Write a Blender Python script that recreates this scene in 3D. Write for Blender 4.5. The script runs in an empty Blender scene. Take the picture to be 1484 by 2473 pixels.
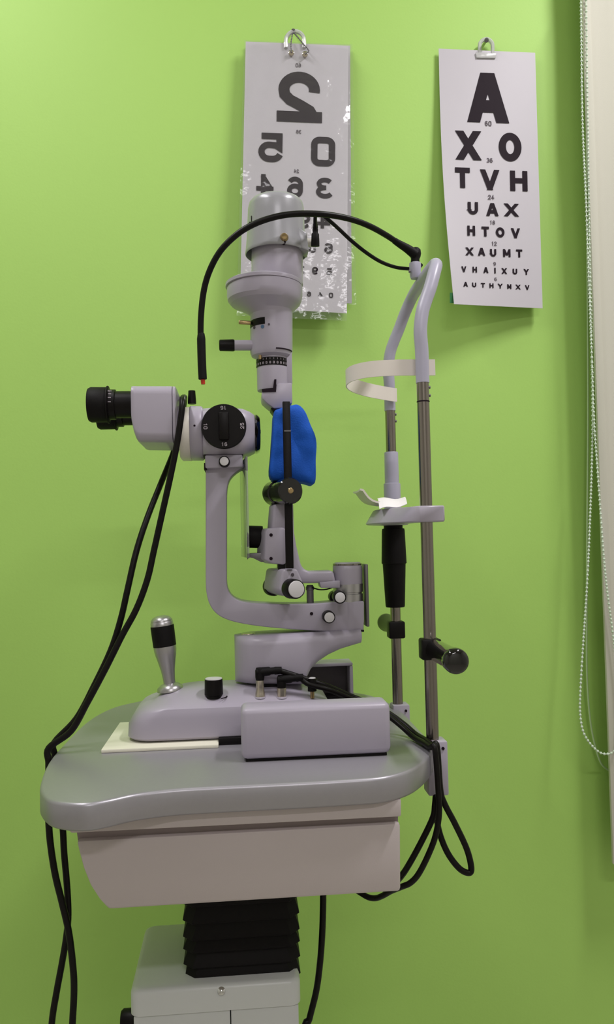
import bpy, bmesh, math, random
from mathutils import Vector, Matrix
random.seed(7)
scene = bpy.context.scene
C = scene.collection

# ---------------------------------------------------------------- camera
W, H, F = 1484.0, 2473.0, 1900.0
CZ = 1.03
D_ = Vector((-165.0, 69.0, 1900.0)).normalized()          # world +Y in camera axes (right, down, forward)
U_ = Vector((-.0228, -1.0, .0343)); U_ = (U_ - D_ * U_.dot(D_)).normalized()
R_ = D_.cross(U_)
if R_.x < 0: R_ = -R_
def ray(px, py):
    c = Vector((px - W / 2, py - H / 2, F)); return Vector((c.dot(R_), c.dot(D_), c.dot(U_)))
def P(px, py, Y):                                          # direction of a pixel, cut at depth Y
    d = ray(px, py); return Vector((0, 0, CZ)) + d * (Y / d.y)
def PZ(px, py, Z):                                         # direction of a pixel, cut at height Z
    d = ray(px, py); return Vector((0, 0, CZ)) + d * ((Z - CZ) / d.z)
cam_d = bpy.data.cameras.new('camera'); cam = bpy.data.objects.new('camera', cam_d); C.objects.link(cam)
cam_d.sensor_fit = 'VERTICAL'; cam_d.sensor_height = 36.0; cam_d.lens = 36.0 * F / H; cam_d.clip_start = .02
cr = Vector((R_.x, D_.x, U_.x)); cu = -Vector((R_.y, D_.y, U_.y)); cb = -Vector((R_.z, D_.z, U_.z))
cam.matrix_world = Matrix(((cr.x, cu.x, cb.x, 0), (cr.y, cu.y, cb.y, 0), (cr.z, cu.z, cb.z, CZ), (0, 0, 0, 1)))
scene.camera = cam

# ---------------------------------------------------------------- light
scene.view_settings.view_transform = 'Standard'; scene.view_settings.look = 'None'
scene.view_settings.gamma = 1.0; scene.view_settings.use_curve_mapping = False
scene.view_settings.exposure = 0.81
wd = bpy.data.worlds.new('world'); scene.world = wd; wd.use_nodes = True
wd.node_tree.nodes['Background'].inputs[0].default_value = (.9, .95, 1, 1)
wd.node_tree.nodes['Background'].inputs[1].default_value = .3
LAMPS = [((1.00, .52, 2.60), (.13, .6), 13.2), ((-.70, .62, 2.60), (.14, .9), 9.0), ((.25, -1.45, 2.60), (.9, .14), 11.5)]  # last entry is an unseen fill added to brighten sides facing the camera
for loc, (sx, sy), power in LAMPS:
    ld = bpy.data.lights.new('tube_or_fill_light', 'AREA'); ld.shape = 'RECTANGLE'; ld.size = sx; ld.size_y = sy
    ld.energy = power; ld.color = (1.0, .96, .985)
    lo = bpy.data.objects.new('tube_or_fill_light', ld); C.objects.link(lo); lo.location = (loc[0], loc[1], loc[2] + .028)

# ---------------------------------------------------------------- materials
def s2l(c):
    return tuple(x / 12.92 if x <= .04045 else ((x + .055) / 1.055) ** 2.4 for x in c)
def mat(name, rgb, rough=.5, metal=0.0, bump=0.0, bscale=300.0, var=0.0, vscale=6.0, coat=0.0, spec=.5, trans=0.0, alpha=1.0, emit=0.0, ior=1.45):
    m = bpy.data.materials.new(name); m.use_nodes = True
    nt = m.node_tree; b = nt.nodes['Principled BSDF']; lin = s2l(rgb)
    b.inputs['Base Color'].default_value = (*lin, 1); b.inputs['Roughness'].default_value = rough
    b.inputs['Metallic'].default_value = metal; b.inputs['Coat Weight'].default_value = coat
    b.inputs['Specular IOR Level'].default_value = spec; b.inputs['Transmission Weight'].default_value = trans
    b.inputs['Alpha'].default_value = alpha; b.inputs['IOR'].default_value = ior
    if emit: b.inputs['Emission Color'].default_value = (1, 1, 1, 1); b.inputs['Emission Strength'].default_value = emit
    tc = nt.nodes.new('ShaderNodeTexCoord')
    if bump:
        n = nt.nodes.new('ShaderNodeTexNoise'); n.inputs['Scale'].default_value = bscale; n.inputs['Detail'].default_value = 3
        k = nt.nodes.new('ShaderNodeBump'); k.inputs['Strength'].default_value = bump; k.inputs['Distance'].default_value = .002
        nt.links.new(tc.outputs['Object'], n.inputs['Vector']); nt.links.new(n.outputs['Fac'], k.inputs['Height']); nt.links.new(k.outputs['Normal'], b.inputs['Normal'])
    if var:
        n = nt.nodes.new('ShaderNodeTexNoise'); n.inputs['Scale'].default_value = vscale; n.inputs['Detail'].default_value = 4
        r = nt.nodes.new('ShaderNodeMix'); r.data_type = 'RGBA'
        r.inputs['A'].default_value = (*[x * (1 - var) for x in lin], 1); r.inputs['B'].default_value = (*[min(1, x * (1 + var)) for x in lin], 1)
        nt.links.new(tc.outputs['Object'], n.inputs['Vector']); nt.links.new(n.outputs['Fac'], r.inputs['Factor']); nt.links.new(r.outputs['Result'], b.inputs['Base Color'])
    return m
M = dict(
    green=mat('green_paint', (.655, .82, .41), .6, bump=.08, bscale=220, var=.04, vscale=3),
    white_paint=mat('white_paint', (.80, .79, .77), .7, bump=.05), floor=mat('floor_tile', (.72, .70, .66), .35, var=.08),
    grey=mat('grey_enamel', (.66, .635, .69), .36, bump=.02, bscale=900, var=.02, vscale=20),
    grey_tube=mat('grey_tube', (.68, .67, .74), .35, bump=.02, bscale=900),
    lampcap=mat('lamp_cap_paint', (.62, .62, .64), .28, metal=.1, var=.02),
    cream=mat('cream_enamel', (.84, .82, .78), .35, var=.02),
    silver_top=mat('silver_table_paint', (.63, .62, .645), .36, metal=.5, bump=.03, bscale=1400, var=.03, vscale=200),
    housing=mat('white_housing', (.74, .70, .70), .5, bump=.04, bscale=700, var=.02),
    boxwhite=mat('white_steel', (.80, .81, .81), .32, bump=.03, bscale=500, var=.02),
    groove=mat('groove_grey', (.56, .51, .51), .6, var=.03),
    black=mat('black_plastic', (.05, .035, .04), .42, spec=.22, bump=.03, bscale=900, var=.1),
    gloss_black=mat('gloss_black', (.04, .03, .03), .08, coat=.6, var=.05),
    rubber=mat('black_rubber', (.045, .033, .038), .6, spec=.22, bump=.1, bscale=1200, var=.1),
    cable=mat('black_cable', (.055, .042, .036), .4, spec=.22, bump=.04, bscale=600, var=.12),
    steel=mat('brushed_steel', (.56, .53, .51), .2, metal=1, bump=.02, bscale=800, var=.04, vscale=40),
    chrome=mat('chrome', (.82, .82, .82), .14, metal=1, var=.02),
    satin=mat('satin_aluminium', (.72, .71, .72), .34, metal=.9, var=.03, vscale=60),
    brass=mat('brass', (.72, .62, .45), .3, metal=.9, var=.04),
    nickel=mat('nickel', (.80, .76, .70), .26, metal=.9, var=.04),
    capwhite=mat('knob_cap', (.80, .79, .80), .4, var=.02), white=mat('white_plastic', (.90, .87, .84), .45, var=.02),
    paper=mat('white_paper', (.92, .90, .91), .7, var=.01), sheet=mat('chart_sheet', (.755, .74, .765), .5, var=.015, vscale=8, spec=.3),
    ink=mat('black_ink', (.11, .06, .10), .6, var=.08, vscale=40, spec=.15), greyink=mat('grey_ink', (.34, .31, .34), .6, var=.05, spec=.2),
    blueink=mat('blue_mark', (.30, .42, .55), .5, var=.05), print_white=mat('white_print', (.72, .68, .72), .5, var=.02),
    blue=mat('blue_cloth', (.03, .33, .74), .8, bump=.25, bscale=500, var=.12, vscale=25),
    red=mat('red_led', (.75, .20, .10), .3, var=.05), green_print=mat('green_print', (.12, .42, .20), .5, var=.05),
    slide=mat('white_slide_plate', (.88, .87, .80), .4, var=.02), blind=mat('blind_fabric', (.78, .775, .72), .8, bump=.06, bscale=500, var=.02, vscale=4),
    chainw=mat('bead_plastic', (.80, .86, .78), .35, var=.02), cord=mat('pale_cord', (.70, .80, .60), .6, var=.03),
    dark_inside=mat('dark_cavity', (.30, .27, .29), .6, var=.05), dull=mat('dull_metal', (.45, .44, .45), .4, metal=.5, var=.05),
    lampwhite=mat('lamp_diffuser', (.95, .95, .93), .5, emit=3.0, var=.01),
)
def clear_mat(name, tint, gloss, rough, bump, bscale, haze=0.0):
    m = bpy.data.materials.new(name); m.use_nodes = True; nt = m.node_tree; nt.nodes.clear()
    out = nt.nodes.new('ShaderNodeOutputMaterial'); tr = nt.nodes.new('ShaderNodeBsdfTransparent'); gl = nt.nodes.new('ShaderNodeBsdfGlossy')
    df = nt.nodes.new('ShaderNodeBsdfDiffuse'); m0 = nt.nodes.new('ShaderNodeMixShader'); m1 = nt.nodes.new('ShaderNodeMixShader')
    tr.inputs[0].default_value = (*tint, 1); gl.inputs['Roughness'].default_value = rough; df.inputs[0].default_value = (.8, .8, .8, 1)
    m0.inputs[0].default_value = haze; nt.links.new(tr.outputs[0], m0.inputs[1]); nt.links.new(df.outputs[0], m0.inputs[2])
    lw = nt.nodes.new('ShaderNodeFresnel'); lw.inputs['IOR'].default_value = gloss
    nt.links.new(lw.outputs[0], m1.inputs[0]); nt.links.new(m0.outputs[0], m1.inputs[1]); nt.links.new(gl.outputs[0], m1.inputs[2])
    tc = nt.nodes.new('ShaderNodeTexCoord'); n = nt.nodes.new('ShaderNodeTexNoise'); n.inputs['Scale'].default_value = bscale; n.inputs['Detail'].default_value = 2
    k = nt.nodes.new('ShaderNodeBump'); k.inputs['Strength'].default_value = bump; k.inputs['Distance'].default_value = .01
    nt.links.new(tc.outputs['Object'], n.inputs['Vector']); nt.links.new(n.outputs['Fac'], k.inputs['Height'])
    nt.links.new(k.outputs[0], gl.inputs['Normal']); nt.links.new(k.outputs[0], lw.inputs['Normal'])
    nt.links.new(m1.outputs[0], out.inputs[0]); return m
M['sleeve'] = clear_mat('clear_sleeve', (.965, .97, .965), 1.4, .12, .20, 45, .05)
M['shield'] = clear_mat('clear_shield', (.92, .95, .93), 1.5, .05, .05, 5, .22)
M['tab'] = clear_mat('clear_tab', (.94, .95, .93), 1.4, .25, .1, 60, .55)

# ---------------------------------------------------------------- mesh helpers
def obj(name, bm, m, parent=None, smooth=40):
    bmesh.ops.recalc_face_normals(bm, faces=bm.faces[:])
    me = bpy.data.meshes.new(name); bm.to_mesh(me); bm.free()
    vs = [v.co for v in me.vertices]
    lo = Vector([min(v[i] for v in vs) for i in range(3)]); hi = Vector([max(v[i] for v in vs) for i in range(3)]); c = (lo + hi) / 2
    me.transform(Matrix.Translation(-c)); me.materials.append(M[m])
    if smooth:
        me.shade_smooth(); me.set_sharp_from_angle(angle=math.radians(smooth))
    o = bpy.data.objects.new(name, me); C.objects.link(o); o['wc'] = c[:]
    if parent is not None:
        pw = Vector(parent['wc'][:]); o.parent = parent; o.location = c - pw
    else: o.location = c
    return o
def finish():
    for o in bpy.data.objects:
        if 'wc' in o: del o['wc']
def tag(o, label, cat, group=None):
    o['label'] = label; o['category'] = cat
    if group: o['group'] = group
    return o
def thing(name, label, cat, loc, group=None):
    o = bpy.data.objects.new(name, None); C.objects.link(o); o.location = loc; o.empty_display_size = .05; o['wc'] = tuple(loc)
    return tag(o, label, cat, group)
def struct(name, bm, m, parent=None):
    o = obj(name, bm, m, parent)
    if parent is None: o['kind'] = 'structure'
    return o
def bevel(bm, w, seg=2, ang=30):
    if w <= 0: return bm
    es = [e for e in bm.edges if len(e.link_faces) == 2 and e.calc_face_angle(0) > math.radians(ang)]
    bmesh.ops.bevel(bm, geom=es, offset=w, segments=seg, affect='EDGES', profile=.5, clamp_overlap=True); return bm
def box(x0, x1, y0, y1, z0, z1, bev=0.0, seg=2, bm=None):
    b = bmesh.new(); bmesh.ops.create_cube(b, size=1)
    for v in b.verts: v.co = Vector(((x0 + x1) / 2 + v.co.x * (x1 - x0), (y0 + y1) / 2 + v.co.y * (y1 - y0), (z0 + z1) / 2 + v.co.z * (z1 - z0)))
    bevel(b, bev, seg)
    return merge(bm, b)
def merge(a, b):
    if a is None: return b
    me = bpy.data.meshes.new('tmp'); b.to_mesh(me); b.free(); a.from_mesh(me); bpy.data.meshes.remove(me); return a
def prism(pts, vec, bev=0.0, seg=2, ang=30):
    bm = bmesh.new(); vec = Vector(vec); n = len(pts)
    a = [bm.verts.new(p) for p in pts]; b = [bm.verts.new(Vector(p) + vec) for p in pts]
    bm.faces.new(a); bm.faces.new(b[::-1])
    for i in range(n): bm.faces.new((a[i], b[i], b[(i + 1) % n], a[(i + 1) % n]))
    bmesh.ops.recalc_face_normals(bm, faces=bm.faces[:]); bevel(bm, bev, seg, ang); return bm
def prof(pxs, y0, y1, bev=0.0, seg=2, ang=30, sm=0):       # outline read at depth y0, carried back to y1
    pts = [P(x, y, y0) for x, y in pxs]
    if sm: pts = smooth_path(pts, sm, True)
    return prism(pts, (0, y1 - y0, 0), bev, seg, ang)
def frame(ax):
    ax = ax.normalized(); t = Vector((0, 0, 1)) if abs(ax.z) < .9 else Vector((1, 0, 0))
    u = ax.cross(t).normalized(); return u, ax.cross(u).normalized()
def lathe(a, b, profile, seg=32, bm=None):                 # profile: (radius, t) with t metres from a towards b
    a = Vector(a); b = Vector(b); ax = (b - a).normalized(); u, v = frame(ax); m = bmesh.new(); rings = []
    for r, t in profile:
        c = a + ax * t
        if r <= 1e-6: rings.append([m.verts.new(c)])
        else: rings.append([m.verts.new(c + (u * math.cos(2 * math.pi * k / seg) + v * math.sin(2 * math.pi * k / seg)) * r) for k in range(seg)])
    skin(m, rings); return merge(bm, m)
def skin(m, rings, cap=True):
    for i in range(len(rings) - 1):
        p, q = rings[i], rings[i + 1]; n = max(len(p), len(q))
        for k in range(n):
            k2 = (k + 1) % n
            if len(p) == 1 and len(q) == 1: continue
            if len(p) == 1: m.faces.new((p[0], q[k2], q[k]))
            elif len(q) == 1: m.faces.new((p[k], p[k2], q[0]))
            else: m.faces.new((p[k], p[k2], q[k2], q[k]))
    if cap:
        if len(rings[0]) > 2: m.faces.new(rings[0][::-1])
        if len(rings[-1]) > 2: m.faces.new(rings[-1])
def cyl(a, b, r, r2=None, seg=28, bev=.0, bm=None):
    a = Vector(a); b = Vector(b); L = (b - a).length; r2 = r if r2 is None else r2
    if bev: pr = [(0, 0), (r - bev, 0), (r - bev * .3, bev * .3), (r, bev), (r2, L - bev), (r2 - bev * .3, L - bev * .3), (r2 - bev, L), (0, L)]
    else: pr = [(r, 0), (r2, L)]
    return lathe(a, b, pr, seg, bm)
def stack(rings, Y=1.05, seg=48, bm=None, closed=False):   # round turned shape on an upright axis: (px centre, px radius, py)
    m = bmesh.new(); rs = []
    for cx, r, py in rings:
        c = P(cx, py, Y); rr = r * Y / F
        if rr < 1e-6: rs.append([m.verts.new(c)])
        else: rs.append([m.verts.new(c + Vector((math.sin(2 * math.pi * k / seg), -math.cos(2 * math.pi * k / seg), 0)) * rr) for k in range(seg)])
    skin(m, rs); return merge(bm, m)
def smooth_path(pts, n=6, closed=False):
    pts = [Vector(p) for p in pts]; out = []; N = len(pts)
    for i in range(N if closed else N - 1):
        g = lambda j: pts[j % N] if closed else pts[max(0, min(N - 1, j))]
        p0, p1, p2, p3 = g(i - 1), g(i), g(i + 1), g(i + 2)
        for k in range(n):
            t = k / n; out.append(.5 * ((2 * p1) + (p2 - p0) * t + (2 * p0 - 5 * p1 + 4 * p2 - p3) * t * t + (3 * p1 - p0 - 3 * p2 + p3) * t ** 3))
    if not closed: out.append(pts[-1])
    return out
def tube(pts, r, seg=12, n=6, closed=False, bm=None):
    p = smooth_path(pts, n, closed) if n else [Vector(q) for q in pts]; N = len(p); m = bmesh.new(); rings = []; u = None
    for i in range(N):
        t = (p[(i + 1) % N] - p[i - 1]) if closed else (p[min(N - 1, i + 1)] - p[max(0, i - 1)])
        if t.length < 1e-9: t = Vector((0, 0, 1))
        t.normalize()
        u = frame(t)[0] if u is None else (u - t * u.dot(t)).normalized()
        v = t.cross(u); rr = r(i / (N - 1)) if callable(r) else r
        rings.append([m.verts.new(p[i] + (u * math.cos(2 * math.pi * k / seg) + v * math.sin(2 * math.pi * k / seg)) * rr) for k in range(seg)])
    if closed: rings.append(rings[0]); skin(m, rings, False)
    else: skin(m, rings)
    return merge(bm, m)
def rrect(x0, x1, y0, y1, z, r, n=6):
    out = []
    for cx, cy, a0 in ((x1 - r, y1 - r, 0), (x0 + r, y1 - r, 90), (x0 + r, y0 + r, 180), (x1 - r, y0 + r, 270)):
        for k in range(n + 1):
            a = math.radians(a0 + 90 * k / n); out.append(Vector((cx + r * math.cos(a), cy + r * math.sin(a), z)))
    return out
def loft(rings):
    m = bmesh.new(); skin(m, [[m.verts.new(p) for p in r] for r in rings]); return m
def grid(nu, nv, f, thick=0.0):
    m = bmesh.new(); g = [[m.verts.new(f(i / nu, j / nv)) for j in range(nv + 1)] for i in range(nu + 1)]
    for i in range(nu):
        for j in range(nv): m.faces.new((g[i][j], g[i + 1][j], g[i + 1][j + 1], g[i][j + 1]))
    if thick: bmesh.ops.recalc_face_normals(m, faces=m.faces[:]); bmesh.ops.solidify(m, geom=m.faces[:], thickness=thick)
    return m
def px(*a): return [P(*q) for q in a]

# ---------------------------------------------------------------- stroke lettering
def arc(cx, cy, rx, ry, a0, a1, n=14):
    return [(cx + rx * math.cos(math.radians(a0 + (a1 - a0) * k / n)), cy + ry * math.sin(math.radians(a0 + (a1 - a0) * k / n))) for k in range(n + 1)]
GL = {
    'A': [[(0, 0), (.41, 1)], [(1, 0), (.59, 1)], [(.2, .27), (.8, .27)]], 'X': [[(0, 0), (1, 1)], [(1, 0), (0, 1)]],
    'O': ['c', arc(.5, .5, .5, .5, 0, 360, 36)[:-1]], 'T': [[(0, 1), (1, 1)], [(.5, 1), (.5, 0)]], 'V': [[(0, 1), (.46, 0)], [(1, 1), (.54, 0)]],
    'H': [[(0, 0), (0, 1)], [(1, 0), (1, 1)], [(0, .52), (1, .52)]], 'U': [[(0, 1.12), (0, .34)] + arc(.5, .34, .5, .34, 180, 360) + [(1, 1.12)]],
    'M': [[(0, 0), (0, 1)], [(1, 0), (1, 1)], [(.06, 1), (.5, .1)], [(.94, 1), (.5, .1)]], 'Y': [[(0, 1), (.5, .42)], [(1, 1), (.5, .42)], [(.5, .5), (.5, 0)]],
    'I': [[(.5, 0), (.5, 1)]], '1': [[(.62, 0), (.62, 1)], [(.2, .8), (.62, .98)]],
    '0': ['c', arc(.7, .8, .3, .2, 0, 90, 6) + arc(.3, .8, .3, .2, 90, 180, 6) + arc(.3, .2, .3, .2, 180, 270, 6) + arc(.7, .2, .3, .2, 270, 360, 6)],
    '2': [arc(.5, .68, .5, .32, 190, 0, 18) + [(.97, .55), (.8, .42), (.45, .29), (.15, .16), (.02, 0)], [(-.08, 0), (1.05, 0)]],
    '3': [arc(.45, .76, .5, .24, 150, -80, 14) + [(.35, .52)], [(.35, .52)] + arc(.45, .26, .55, .26, 80, -155, 16)],
    '4': [[(.66, 0), (.66, 1)], [(.66, .98), (.02, .27)], [(0, .27), (1.05, .27)]],
    '5': [[(1, 1), (.06, 1), (.06, .5), (.25, .6), (.6, .62)] + arc(.6, .31, .4, .31, 80, -90, 10) + arc(.4, .31, .4, .31, -90, -160, 5)],
    '6': ['c', arc(.5, .29, .5, .29, 0, 360, 24)[:-1], 'o', arc(.5, .7, .5, .3, 25, 180, 12) + [(0, .3)]],
    '9': ['c', arc(.5, .71, .5, .29, 0, 360, 24)[:-1], 'o', [(1, .7)] + arc(.5, .3, .5, .3, 0, -155, 12)],
    '8': ['c', arc(.5, .76, .42, .24, 0, 360, 20)[:-1], 'c', arc(.5, .26, .5, .26, 0, 360, 20)[:-1]],
    'd': ['c', arc(.42, .32, .42, .32, 0, 360, 20)[:-1], 'o', [(.95, 0), (.95, 1.0)]],
}
def glyph(ch, w, h, s, mir=False):                         # list of strips; each strip = list of (left, right) 2D points, centred
    strips = []; closed = False; iw, ih = max(1e-6, w - s), h - s
    for st in GL[ch]:
        if st == 'c': closed = True; continue
        if st == 'o': closed = False; continue
        pts = [Vector(((x - .5) * iw, (y - .5) * ih)) for x, y in st]; N = len(pts); out = []
        if N == 2 and not closed:
            d = pts[1] - pts[0]
            if abs(d.y) > abs(d.x) * .5:
                off = Vector((s / 2 * d.length / abs(d.y), 0)); ext = Vector((d.x / d.y, 1)) * (s / 2)
                for i, (x, y) in enumerate(st):
                    p = pts[i].copy()
                    if abs(y) < .01: p -= ext
                    if abs(y - 1) < .01: p += ext
                    out.append((p - off, p + off))
            else:
                off = Vector((0, s / 2)); e = Vector((s / 2 if d.x > 0 else -s / 2, 0))
                out = [(pts[0] - e - off, pts[0] - e + off), (pts[1] + e - off, pts[1] + e + off)]
        else:
            for i in range(N):
                a = pts[i - 1] if (closed or i > 0) else None; b = pts[(i + 1) % N] if (closed or i < N - 1) else None
                d1 = (pts[i] - a).normalized() if a is not None else None; d2 = (b - pts[i]).normalized() if b is not None else None
                if d1 is None: d1 = d2
                if d2 is None: d2 = d1
                n1 = Vector((-d1.y, d1.x)); n2 = Vector((-d2.y, d2.x)); mm = (n1 + n2)
                mm = mm.normalized() if mm.length > 1e-6 else n1
                k = s / 2 / max(.5, mm.dot(n1)); out.append((pts[i] + mm * k, pts[i] - mm * k))
            if closed: out.append(out[0])
        out = [(a.lerp(b, t), c.lerp(d, t)) for (a, c), (b, d) in zip(out, out[1:]) for t in (0, .2, .4, .6, .8)] + [out[-1]] if len(out) == 2 else out
        if mir: out = [(Vector((-a.x, a.y)), Vector((-b.x, b.y))) for a, b in out]
        strips.append(out)
    return strips
def glyph_mesh(ch, w, h, s, f, mir=False, bm=None):        # f maps a 2D glyph point to 3D
    m = bmesh.new() if bm is None else bm
    for st in glyph(ch, w, h, s, mir):
        vs = [(m.verts.new(f(a)), m.verts.new(f(b))) for a, b in st]
        for i in range(len(vs) - 1): m.faces.new((vs[i][0], vs[i][1], vs[i + 1][1], vs[i + 1][0]))
    return m

# ================================================================= ROOM
WY = 1.40; X0, X1, YF, ZC = -1.7, 2.1, -2.2, 2.70
struct('wall_back', box(X0, X1, WY, WY + .12, 0, ZC), 'green')
struct('wall_left', box(X0 - .12, X0, YF, WY + .12, 0, ZC), 'white_paint')
struct('wall_right', box(X1, X1 + .12, YF, WY + .12, 0, ZC), 'white_paint')
struct('wall_front', box(X0 - .12, X1 + .12, YF - .12, YF, 0, ZC), 'white_paint')
struct('floor', box(X0 - .12, X1 + .12, YF - .12, WY + .12, -.1, 0), 'floor')
struct('ceiling', box(X0 - .12, X1 + .12, YF - .12, WY + .12, ZC, ZC + .1), 'white_paint')
for i, (loc, (sx, sy), pw) in enumerate(LAMPS):
    t = thing('ceiling_light', ['slim white tube light on the ceiling near the window blind', 'slim white tube light on the ceiling on the far side from the blind', 'unseen white fill tube added on the ceiling facing the green wall'][i], 'ceiling light', (loc[0], loc[1], ZC))  # third fixture only carries the added fill
    obj('fixture_body', box(loc[0] - sx / 2 + .02, loc[0] + sx / 2 - .02, loc[1] - sy / 2 + .02, loc[1] + sy / 2 - .02, ZC - .035, ZC, .006), 'white_paint', t)
    dv = Vector((sx / 2 - .07, 0, 0)) if sx > sy else Vector((0, sy / 2 - .07, 0)); lc0 = Vector((loc[0], loc[1], ZC - .048)); obj('tube', cyl(lc0 - dv, lc0 + dv, .014), 'lampwhite', t)

# ================================================================= WINDOW BLIND
BY = 1.335
bx = P(1440, 800, BY).x; bz0, bz1 = CZ - .575, 2.45
bl = thing('window_blind', 'tall off-white fabric window blind hanging against the green wall', 'blind', (bx + .35, BY, bz0))
obj('fabric', grid(60, 4, lambda u, v: Vector((bx + .006 + u * .75, BY + .003 * math.sin(u * 60) + .002 * math.sin(u * 23 + 1), bz0 + .02 + v * (bz1 - bz0 - .04))), .0012), 'blind', bl)
obj('side_hem', box(bx - .004, bx + .010, BY - .0035, BY + .0035, bz0, bz1, .001), 'blind', bl)
obj('bottom_bar', box(bx, bx + .75, BY - .008, BY + .008, bz0 - .005, bz0 + .022, .004), 'blind', bl)
obj('roller', cyl((bx - .02, BY + .01, bz1), (bx + .78, BY + .01, bz1), .03), 'white_paint', bl)
CY = BY - .014
ch_pts = px((1403, -60, CY), (1405, 100, CY), (1408, 300, CY), (1416, 480, CY), (1424, 700, CY), (1431, 880, CY), (1436, 1020, CY), (1443, 1120, CY), (1451, 1230, CY), (1459, 1340, CY), (1468, 1430, CY), (1480, 1520, CY), (1494, 1640, CY), (1498, 1740, CY), (1492, 1800, CY), (1480, 1817, CY), (1463, 1821, CY), (1446, 1815, CY), (1425, 1794, CY), (1409, 1765, CY), (1402, 1720, CY + .004), (1403, 1660, CY + .004), (1409, 1560, CY + .005), (1415, 1470, CY + .006), (1421, 1370, CY + .006), (1426, 1250, CY + .006), (1430, 1130, CY + .006), (1432, 1000, CY + .006), (1429, 800, CY + .006), (1425, 600, CY + .006), (1422, 400, CY + .006), (1419, 200, CY + .006), (1416, -60, CY + .006))
dense = smooth_path(ch_pts, 40); bm = tube(dense[::12], .0009, 6, 0); acc = 0; last = dense[0]
for p in dense[1:]:
    acc += (p - last).length; last = p
    if acc >= .0062:
        acc = 0; s = bmesh.new(); bmesh.ops.create_icosphere(s, subdivisions=1, radius=.0026, matrix=Matrix.Translation(p)); bm = merge(bm, s) if False else (bmesh.ops.create_icosphere(bm, subdivisions=1, radius=.0026, matrix=Matrix.Translation(p)) and bm); s.free()
tag(obj('bead_chain', bm, 'chainw', smooth=80), 'looped white beaded pull chain hanging beside the window blind', 'chain')
KY = 1.385
tag(obj('pull_cord', tube(px((1417, -40, KY), (1418, 400, KY), (1420, 700, KY), (1421, 1000, KY), (1419, 1300, KY), (1418, 1500, KY), (1418, 1600, KY), (1421, 1680, KY), (1428, 1750, KY), (1438, 1800, KY), (1450, 1838, KY), (1462, 1854, KY), (1478, 1860, KY), (1500, 1845, KY), (1510, 1790, KY), (1512, 1600, KY), (1500, 800, KY), (1490, -40, KY)), .0017, 8, 8), 'cord'), 'thin smooth pale cord hanging against the wall behind the beaded chain', 'cord')

# ================================================================= EYE CHARTS
def quad(c, depth):                                        # px corners TL,TR,BR,BL -> f(u,v) in 3D, with its own stand-off from the wall
    def f(u, v, dy=0):
        x = (c[0][0] * (1 - u) + c[1][0] * u) * (1 - v) + (c[3][0] * (1 - u) + c[2][0] * u) * v
        y = (c[0][1] * (1 - u) + c[1][1] * u) * (1 - v) + (c[3][1] * (1 - u) + c[2][1] * u) * v
        return P(x, y, depth(u, v) + dy)
    return f
def uv_of(c, x, y):
    u = v = .5
    for _ in range(8):
        xl = c[0][0] * (1 - v) + c[3][0] * v; xr = c[1][0] * (1 - v) + c[2][0] * v; u = (x - xl) / (xr - xl)
        yt = c[0][1] * (1 - u) + c[1][1] * u; yb = c[3][1] * (1 - u) + c[2][1] * u; v = (y - yt) / (yb - yt)
    return u, v
def chart_text(parent, c, depth, items, lean, slope, mir, stroke, m='ink', name='letter'):
    for s, cx, cy, w, h in items:
        bm = None; n = len(s); cw = w / n; st = (stroke if m == 'ink' else .17) * h
        for k, ch in enumerate(s):
            kk = (n - 1 - k) if mir else k
            ox = (kk - (n - 1) / 2) * cw
            def f(p, ox=ox):
                dx = p.x + ox; dy = -p.y; X = cx + dx + lean * dy; Yp = cy + dy + slope * dx; u, v = uv_of(c, X, Yp)
                return P(X, Yp, depth(u, v) - .0017)
            bm = glyph_mesh(ch, cw * (.84 if n > 1 else 1), h, st, f, mir, bm)
        obj(name, bm, m, parent, smooth=0)
# letter chart
cR = [(1060, 118), (1293, 128), (1311, 745), (1097, 735)]
dR = lambda u, v: 1.392 - .012 * v - (.05 * v * v * (1 - u) ** 1.5) - .004 * math.sin(u * 3.1)
fR = quad(cR, dR)
ch = thing('letter_chart', 'white eye chart of black letters topped by a big A', 'eye chart', fR(.5, 1))
obj('sheet', grid(16, 30, lambda u, v: fR(u, v) + Vector((-.006 * math.sin(v * math.pi) * (1 - u), 0, 0)), .0008), 'sheet', ch)
rowsR = [('A', 1179, 236, 92, 120), ('X', 1132, 351, 50, 70), ('O', 1233, 355, 55, 69), ('T', 1118, 429, 36, 49), ('V', 1184, 434, 42, 49), ('H', 1254, 437, 42, 49),
         ('U', 1143, 502, 25, 31), ('A', 1190, 506, 27, 31), ('X', 1236, 507, 28, 31), ('H', 1139, 557, 19, 24), ('T', 1173, 559, 18, 24), ('O', 1209, 561, 21, 24), ('V', 1246, 563, 20, 24),
         ('X', 1135, 607, 16, 19), ('A', 1164, 608, 16, 19), ('U', 1192, 610, 15, 19), ('M', 1225, 611, 18, 19), ('T', 1255, 612, 15, 19)]
rowsR += [(c_, 1040 + x / 3.533, 650 + k * 1.1, 11, 14) for k, (c_, x) in enumerate(zip('VHAIXUY', (287, 380, 475, 553, 632, 723, 820)))]
rowsR += [(c_, 1040 + x / 3.533, 686.5 + k * 1.1, 10, 11.5) for k, (c_, x) in enumerate(zip('AUTHYMXV', (302, 375, 450, 523, 597, 675, 750, 828)))]
chart_text(ch, cR, dR, rowsR, .02, .035, False, .25)
chart_text(ch, cR, dR, [('60', 1180, 298, 17, 12), ('36', 1183.5, 387, 16, 11), ('24', 1187, 476, 16, 11), ('18', 1190, 537, 14, 10), ('12', 1194, 588, 14, 10), ('9', 1195.5, 637, 6, 9), ('6', 1198, 674, 6, 8)], .02, .035, False, .2, 'greyink', 'row_number')
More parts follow.
